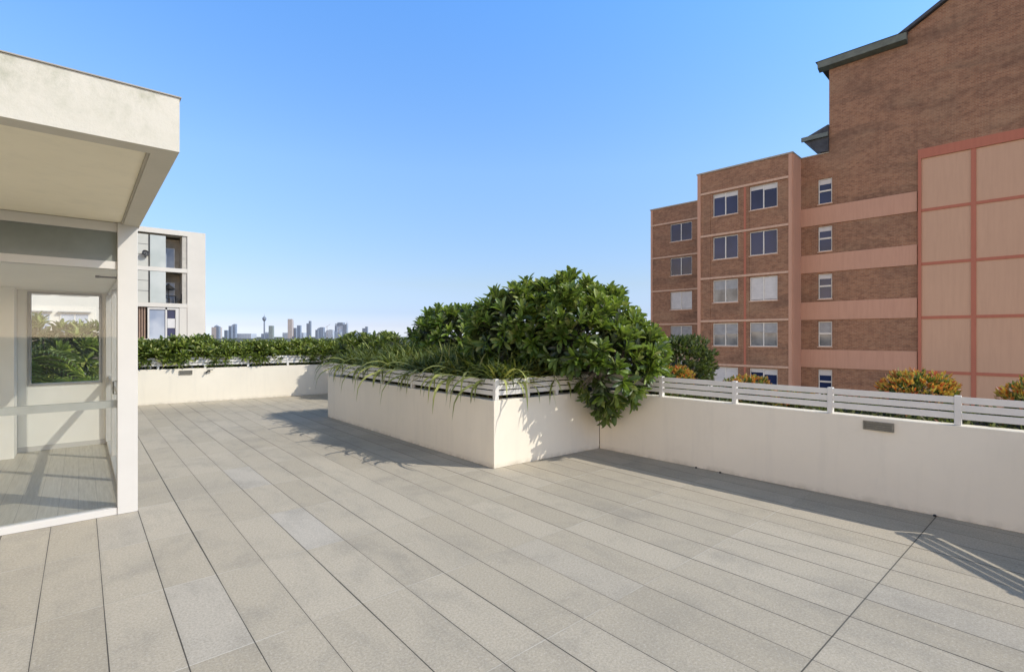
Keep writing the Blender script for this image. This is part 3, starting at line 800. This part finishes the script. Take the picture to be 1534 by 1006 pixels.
def window(t, s0, s1, z0, z1, style, parent=BO, cols=2, frame=RAILM):
    s0 += .006; s1 -= .006; z0 += .005; z1 -= .005
    """window on plane x=t facing -x"""
    fw = .05; m = MB(); xo, xi = t - .055, t - .002
    m.box(xo, xi, s0, s1, z0, z0 + fw).box(xo, xi, s0, s1, z1 - fw, z1)
    m.box(xo, xi, s0, s0 + fw, z0 + fw, z1 - fw).box(xo, xi, s1 - fw, s1, z0 + fw, z1 - fw)
    if cols == 2:
        c = (s0 + s1) / 2; m.box(xo, xi, c - .035, c + .035, z0 + fw, z1 - fw)
    else:
        c = z0 + (z1 - z0) * .52; m.box(xo, xi, s0 + fw, s1 - fw, c - .05, c + .05)
    w = m.build('window', frame, parent)
    mats = {'dark': DG, 'grey': DG2, 'sky': SKYG, 'blind': DG2, 'mid': DG2, 'darkblind': DG}[style]
    MB().box(t - .02, t - .0025, s0 + fw, s1 - fw, z0 + fw, z1 - fw).build('pane', mats, w)
    MB().box(t - .19, t - .131, s0 - .05, s1 + .05, z0 - .07, z0 - .001).build('sill', LEDGE, w)
    if style in ('blind', 'darkblind', 'mid'):
        h = {'blind': .97, 'darkblind': .22, 'mid': .55}[style]; c2 = (s0 + s1) / 2
        h1, h2 = (h * random.uniform(.75, 1.0), h * random.uniform(.6, 1.0)) if style != 'blind' else (.97, .97)
        bm_ = MB().box(t - .026, t - .0205, s0 + fw + .01, c2, z1 - fw - (z1 - z0 - 2 * fw) * h1, z1 - fw - .01)
        bm_.box(t - .026, t - .0205, c2 + .001, s1 - fw - .01, z1 - fw - (z1 - z0 - 2 * fw) * (h2 if cols == 2 else h1), z1 - fw - .01)
        bm_.build('blind', BLIND if style != 'mid' else BLINDG, w)
    return w
styles1 = ['darkblind', 'dark', 'mid', 'mid', 'blind', 'dark']       # left column of the main block
styles2 = ['darkblind', 'dark', 'blind', 'mid', 'darkblind', 'dark']
styles3 = ['dark', 'dark', 'blind', 'mid', 'grey', 'dark']
for k, Lz in enumerate(LV):
    zt = Lz - .14; zb = zt - 1.58
    window(-1.45, 9.60, 11.32, zb, zt, styles1[k]); window(-1.45, 7.12, 8.84, zb, zt, styles2[k])
    window(5.15, 16.08, 18.1, zb, zt, styles3[k])
    window(.12, 4.46, 5.22, zb + .02, zt + .02, ['darkblind', 'darkblind', 'darkblind', 'mid', 'darkblind', 'dark'][k], cols=1)

# ------------------------------------------------------------------ white apartment building
WB = empty('white_apartment_building', 'white apartment block with recessed balconies beyond the hedge at the left', 'building', (0, 51.1, 0))
WBM = plain('white_facade', (.63, .59, .52), .8, var=.04, scale=.4)
WBS = plain('facade_panel', (.50, .49, .43), .7, var=.05, scale=.6)
FROST = darkglass('frosted_glass', (.42, .45, .42), (.50, .52, .49), .25, .4)
RECM = plain('balcony_recess', (.36, .31, .24), .85, var=.1)
XE = 8.34; OP0, OP1 = 3.0, 6.86
def wb(name, m, mat, parent=WB): return m.build(name, mat, parent)
w = MB().box(6.98, XE, 0, 14, GZ, 10.22).box(-12, XE, 0, 14, 10.221, 10.64).box(-12, OP0 - 1.6, 0, 14, GZ, 10.22).box(OP0 - 1.6, 6.98, 2.6, 14, GZ, 10.22)
for z in (7.05, 4.05, 1.05, -1.95): w.box(OP0 - 1.599, 6.979, 0.02, 2.599, z, z + .34)
wb('wall', w, WBM)
wb('pier', MB().box(6.62, 6.979, .1, 2.59, 4.40, 10.219), plain('pier', (.48, .45, .39), .8))
for i, z in enumerate((7.40, 4.40)):
    c = MB().box(1.6, 4.25, .06, .14, z, z + 2.64); wb('cladding', c, WBS)
    wb('cladding_joint', MB().box(1.6, 4.25, .052, .059, z + .95, z + .98).box(1.6, 4.25, .052, .059, z + 1.8, z + 1.83), DARKM)
    wb('mullion', MB().box(4.26, 4.34, .03, .15, z, z + 2.64), DARKM)
    wb('frosted_screen', MB().box(4.36, 5.44, .05, .09, z, z + 2.64), FROST)
    wb('balcony_recess', MB().box(4.35, 6.61, 1.5, 2.58, z, z + 2.64), RECM)
    d = wb('balcony_door', MB().box(5.40, 6.24, 1.42, 1.49, z, z + 1.85), PAINTW)
    wb('pane', MB().box(5.44, 6.18, 1.40, 1.415, z + .05, z + 1.80), SKYG, d)
wb('slatted_screen', sum([[]], []) or MB().box(1.6, 4.1, .30, .34, 1.4, 4.04), plain('timber_back', (.16, .10, .07), .8))
sl = MB()
for k in range(14): sl.box(1.7 + k * .175, 1.78 + k * .175, .22, .29, 1.4, 4.04)
wb('screen_slats', sl, plain('timber_slat', (.30, .20, .14), .7))
d = wb('window', MB().box(4.2, 4.32, .1, .3, 1.4, 4.04).box(5.42, 5.54, .1, .3, 1.4, 4.04).box(6.14, 6.4, .1, .3, 1.4, 4.04).box(4.32, 6.14, .1, .3, 3.85, 4.04), PAINTW)
wb('pane', MB().box(4.33, 5.41, .18, .2, 1.4, 3.84), SKYG, d)
wb('pane', MB().box(5.55, 6.13, .18, .2, 1.4, 3.84), DG, d)
wb('blind', MB().box(5.57, 6.11, .15, .17, 2.3, 3.1), BLIND, d)
wb('wall_infill', MB().box(6.41, 6.975, .05, 2.58, 1.4, 4.049), WBM)
for z in (7.7, 4.7, 1.7):
    for x in (-10.5, -8.2, -5.9, -3.4, -1.2):
        q = wb('window', MB().box(x, x + 1.7, -.05, -.002, z, z + 1.7), PAINTW)
        wb('pane', MB().box(x + .08, x + .82, -.06, -.051, z + .1, z + 1.6).box(x + .9, x + 1.62, -.06, -.051, z + .1, z + 1.6), SKYG, q)
        wb('shade_louvre', MB().box(x - .1, x + 1.8, -.3, -.051, z + 1.72, z + 1.8), BLINDG)
dish = empty('satellite_dish', 'round dark dish on the cladding of the white apartment block', 'dish', (4.02, 50.95, 8.42))
MB().lathe([(.02, 0), (.16, .02), (.27, .08), (.26, .09), (.14, .04)], (0, 0, 0), 18).build('reflector', DARKM, dish).rotation_euler = (R(80), 0, R(20))
MB().tube([(0, .15, -.3), (0, 0, -.1), (0, -.25, 0)], .025, 6).build('bracket', DARKM, dish)
for i, (x, z) in enumerate(((5.7, 4.40),)):
    t = empty('balcony_table', 'small dark table with chairs on the middle balcony of the white block', 'table', (x + .1, 51.6, z))
    MB().box(-.5, .45, -.3, .3, .62, .68).build('tabletop', DARKM, t)
    for sx in (-.42, .4): MB().box(sx - .03, sx + .03, -.25, .25, 0, .61).build('leg', DARKM, t)
    for cx, nm in ((5.55, 'left'), (6.42, 'right')):
        ch = empty('balcony_chair', 'dark chair at the %s end of the balcony table on the white block' % nm, 'chair', (cx, 51.5, z))
        MB().box(-.22, .22, -.2, .2, .40, .46).build('seat', DARKM, ch)
        sgn = -1 if nm == 'left' else 1
        MB().box(sgn * .2 - .02, sgn * .2 + .02, -.2, .2, .461, .85).build('backrest', DARKM, ch)
        for a in (-.18, .18):
            for b_ in (-.16, .16): MB().box(a - .02, a + .02, b_ - .02, b_ + .02, 0, .399).build('leg', DARKM, ch)
um = empty('balcony_umbrella', 'dark closed sun umbrella on the middle balcony of the white block', 'umbrella', (5.75, 52.1, 4.40))
MB().tube([(0, 0, 0), (0, 0, 1.5)], .025, 6).build('pole', DARKM, um)
MB().lathe([(.5, 1.25), (.3, 1.45), (.02, 1.75)], (0, 0, 0), 8).build('canopy', DARKM, um)

# ------------------------------------------------------------------ distant city
TH = math.atan(646 / 750); S_, C_ = math.sin(TH), math.cos(TH)
DD = 3200.
def far(px): r = (px - 767) / 750 * DD; return (r * C_ + DD * S_, -r * S_ + DD * C_)
def hz(n): return n / 750 * DD
def tone(name, c):
    m, nt, b, out = new_mat(name); co = objco(nt)
    s = N(nt, 'ShaderNodeSeparateXYZ'); L(nt, co, s.inputs[0])
    fz = math_n(nt, 'LESS_THAN', math_n(nt, 'FRACT', math_n(nt, 'DIVIDE', s.outputs[2], 8.)), .45)
    fx = math_n(nt, 'LESS_THAN', math_n(nt, 'FRACT', math_n(nt, 'DIVIDE', s.outputs[0], 11.)), .5)
    k = mix_c(nt, math_n(nt, 'MULTIPLY', math_n(nt, 'MAXIMUM', fz, fx), .35), c, tuple(x * .6 for x in c))
    L(nt, k, b.inputs['Base Color']); b.inputs['Roughness'].default_value = .7
    return m
T = {'dark': tone('tower_dark', (.21, .25, .32)), 'blue': tone('tower_blue', (.26, .31, .40)), 'cream': tone('tower_cream', (.50, .45, .43)), 'green': tone('tower_green', (.27, .32, .32)), 'haze': tone('tower_haze', (.45, .50, .58)), 'brown': tone('tower_brown', (.36, .27, .24))}  # distance haze is mixed into these bluish tower colours
CITY = [  # bearing, width, height above horizon, tone, top, label
 (324.2, 4, 14, 'dark', 'flat', 'slim dark tower at the left end of the far skyline'),
 (334, 13, 16.5, 'cream', 'dome', 'broad cream tower with a dark domed top on the far skyline'),
 (339.5, 5, 8.5, 'dark', 'flat', 'short dark tower in front of the domed cream one'),
 (347.3, 4.5, 15, 'dark', 'flat', 'narrow dark tower left of the rounded blue one'),
 (354, 7, 18, 'blue', 'slope', 'blue grey tower with a rounded top near the left of the skyline'),
 (402.5, 6.5, 15, 'green', 'flat', 'grey green tower just right of the needle tower'),
 (433, 7, 25, 'cream', 'flat', 'tall cream slab tower, highest after the needle'),
 (437.6, 2.5, 23, 'brown', 'flat', 'thin brown tower joined to the tall cream slab'),
 (443.5, 7, 12, 'blue', 'flat', 'short blue tower right of the tall cream slab'),
 (453, 5.5, 16, 'blue', 'flat', 'blue grey tower left of the stepped dark tower'),
 (458, 6, 22, 'dark', 'step', 'stepped dark tower in the middle of the skyline'),
 (472.5, 4, 9, 'dark', 'flat', 'low dark tower right of the stepped one'),
 (481, 10, 13, 'blue', 'slope', 'sloped blue tower near the crane'),
 (497, 11, 9.5, 'haze', 'slope', 'pale hazy sloped tower right of the sloped blue one'),
 (504, 4, 8, 'dark', 'flat', 'small dark block right of the pale hazy tower'),
 (511.5, 5.5, 17, 'dark', 'flat', 'dark slim tower left of the antenna tower'),
 (517, 2.5, 19, 'haze', 'antenna', 'thin pale tower with an antenna'),
 (531.5, 17, 21, 'blue', 'arch', 'wide tower with a dark arched top and white middle, right of centre'),
 (550, 8, 14, 'dark', 'step', 'dark stepped tower at the right end of the skyline'),
 (422, 12, 6, 'haze', 'flat', 'low hazy block between the green and cream towers'),
 (378, 26, 3.5, 'haze', 'flat', 'long low hazy block left of the needle tower'),
 (412, 14, 3.5, 'blue', 'flat', 'low blue block right of the grey green tower'),
 (520, 30, 6, 'haze', 'flat', 'long low hazy block behind the arched tower'),
 (568, 24, 5, 'blue', 'flat', 'low blue block right of the last stepped tower'),
 (465, 36, 5, 'haze', 'flat', 'long low hazy block behind the stepped middle tower'),
]
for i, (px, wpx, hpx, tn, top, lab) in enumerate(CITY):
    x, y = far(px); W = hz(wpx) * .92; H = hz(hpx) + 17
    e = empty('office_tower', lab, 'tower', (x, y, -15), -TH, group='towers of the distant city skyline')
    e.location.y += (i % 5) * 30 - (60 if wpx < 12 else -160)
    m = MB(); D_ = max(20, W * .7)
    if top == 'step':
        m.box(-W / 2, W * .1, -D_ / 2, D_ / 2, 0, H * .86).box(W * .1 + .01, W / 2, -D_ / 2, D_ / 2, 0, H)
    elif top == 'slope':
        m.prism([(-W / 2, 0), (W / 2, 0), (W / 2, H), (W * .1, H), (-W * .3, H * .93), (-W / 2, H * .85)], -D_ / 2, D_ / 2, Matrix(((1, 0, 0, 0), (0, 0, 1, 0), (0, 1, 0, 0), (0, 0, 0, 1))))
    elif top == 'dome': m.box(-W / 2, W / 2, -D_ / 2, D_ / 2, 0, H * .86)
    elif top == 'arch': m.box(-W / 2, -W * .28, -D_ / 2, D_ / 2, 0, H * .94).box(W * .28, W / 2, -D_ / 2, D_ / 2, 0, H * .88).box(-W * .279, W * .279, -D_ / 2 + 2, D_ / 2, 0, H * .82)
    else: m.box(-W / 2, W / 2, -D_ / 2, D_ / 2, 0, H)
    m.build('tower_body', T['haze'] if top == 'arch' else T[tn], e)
    if top == 'dome': MB().lathe([(W * .32, H * .86), (W * .3, H * .92), (W * .18, H * .98), (W * .02, H * 1.03)], (0, 0, 0), 12).build('dome', T['dark'], e)
    if top == 'arch': MB().box(-W * .26, W * .26, -D_ / 2 - 1, D_ / 2, H * .825, H).box(-W * .52, -W * .34, -D_ / 2 - 1, D_ / 2, 0, H * .8).build('dark_cladding', T['dark'], e)
    if top == 'antenna': MB().tube([(0, 0, H), (0, 0, H + 14)], 1.0, 5).build('antenna', T['haze'], e)
x, y = far(396)
nt_ = empty('observation_tower', 'slender observation tower with a round turret and spire', 'tower', (x, y, -15))
Hn = hz(33) + 17
MB().tube([(0, 0, 0), (0, 0, Hn * .80)], [4.6, 4.2], 10).build('shaft', T['dark'], nt_)
MB().lathe([(4, Hn * .70), (11, Hn * .755), (12.5, Hn * .80), (12, Hn * .84), (6, Hn * .875), (4, Hn * .90)], (0, 0, 0), 14).build('turret', T['dark'], nt_)
MB().tube([(0, 0, Hn * .88), (0, 0, Hn)], [2.4, .8], 8).build('spire', T['haze'], nt_)
for px, hh in ((490, 19), (507, 14)):
    x, y = far(px); cr = empty('tower_crane', 'tiny construction crane %s the pale hazy tower on the skyline' % ('above and left of' if px < 500 else 'right of'), 'crane', (x, y, -15), -TH)
    H = hz(hh) + 10
    MB().tube([(0, 0, 0), (0, 0, H * .85)], 1.1, 4).build('mast', T['brown'], cr)
    MB().tube([(-9, 0, H * .8), (0, 0, H * .86), (20, 0, H)], 1., 4).build('jib', T['brown'], cr)

# ------------------------------------------------------------------ light, sky, camera
SUNV = Vector((.73, -.97, 1.0)).normalized()
el = math.asin(SUNV.z); azi = math.atan2(SUNV.x, SUNV.y)
sun = bpy.data.lights.new('sun', 'SUN'); sun.energy = 3.95; sun.angle = R(.5); sun.color = (1, .935, .83)
so = bpy.data.objects.new('sun', sun); COL.objects.link(so); so.rotation_euler = SUNV.to_track_quat('Z', 'Y').to_euler()
W = bpy.data.worlds.new('World'); scene.world = W; W.use_nodes = True
nt = W.node_tree; nt.nodes.clear()
sky = N(nt, 'ShaderNodeTexSky'); sky.sky_type = 'NISHITA'; sky.sun_disc = False
sky.sun_elevation = el; sky.sun_rotation = azi; sky.air_density = 1.0; sky.dust_density = .6; sky.ozone_density = 1.5
tc = N(nt, 'ShaderNodeTexCoord'); sp = N(nt, 'ShaderNodeSeparateXYZ'); L(nt, tc.outputs['Generated'], sp.inputs[0])
tint = N(nt, 'ShaderNodeValToRGB'); L(nt, math_n(nt, 'MAXIMUM', sp.outputs[2], 0.), tint.inputs[0])
TINT = [(0., (1.25, 1.42, 2.1)), (.02, (.92, 1.02, 1.6)), (.045, (.78, .87, 1.32)), (.10, (.95, .96, 1.12)), (.31, (1.24, 1.48, 1.68)), (.56, (1.08, 1.74, 2.36)), (.66, (1.05, 1.3, 1.5)), (.78, (.95, .80, .55))]
e = tint.color_ramp.elements
for i, (p, c) in enumerate(TINT):
    q = e[i] if i < 2 else e.new(p)
    q.position = p; q.color = (*c, 1)
bg = N(nt, 'ShaderNodeBackground'); bg.inputs[1].default_value = .15
# added warm glow low in the unseen sky, lifts light on shaded walls
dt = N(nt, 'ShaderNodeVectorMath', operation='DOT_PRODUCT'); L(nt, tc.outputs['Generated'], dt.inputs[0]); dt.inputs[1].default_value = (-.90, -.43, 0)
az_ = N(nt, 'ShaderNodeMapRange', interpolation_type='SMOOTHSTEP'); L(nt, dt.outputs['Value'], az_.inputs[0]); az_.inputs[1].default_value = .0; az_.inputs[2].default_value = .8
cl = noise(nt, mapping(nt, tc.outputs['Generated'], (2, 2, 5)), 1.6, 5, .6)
glow_f = math_n(nt, 'MULTIPLY', math_n(nt, 'POWER', 2.718, math_n(nt, 'MULTIPLY', math_n(nt, 'MAXIMUM', sp.outputs[2], 0.), -7.0)), az_.outputs[0])
glow_f = math_n(nt, 'MULTIPLY', glow_f, ramp(nt, cl, .3, .7, .75, 1.25))
gl = mix_c(nt, glow_f, (0, 0, 0), (33, 22.5, 11.5))
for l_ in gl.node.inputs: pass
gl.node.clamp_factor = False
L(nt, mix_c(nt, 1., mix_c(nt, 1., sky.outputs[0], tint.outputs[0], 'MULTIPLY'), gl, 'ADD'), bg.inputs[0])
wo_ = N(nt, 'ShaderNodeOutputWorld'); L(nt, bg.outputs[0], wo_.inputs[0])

cam = bpy.data.cameras.new('camera'); co_ = bpy.data.objects.new('camera', cam); COL.objects.link(co_)
co_.location = (0, 0, 1.62); co_.rotation_euler = (R(90), 0, -TH)
cam.sensor_width = 36; cam.lens = 36 * 750 / 1534; cam.clip_end = 20000; cam.clip_start = .05
scene.camera = co_
scene.render.engine = 'CYCLES'
scene.cycles.max_bounces = 8; scene.cycles.diffuse_bounces = 4; scene.cycles.transparent_max_bounces = 16
scene.view_settings.view_transform = 'Standard'; scene.view_settings.look = 'None'; scene.view_settings.exposure = 0
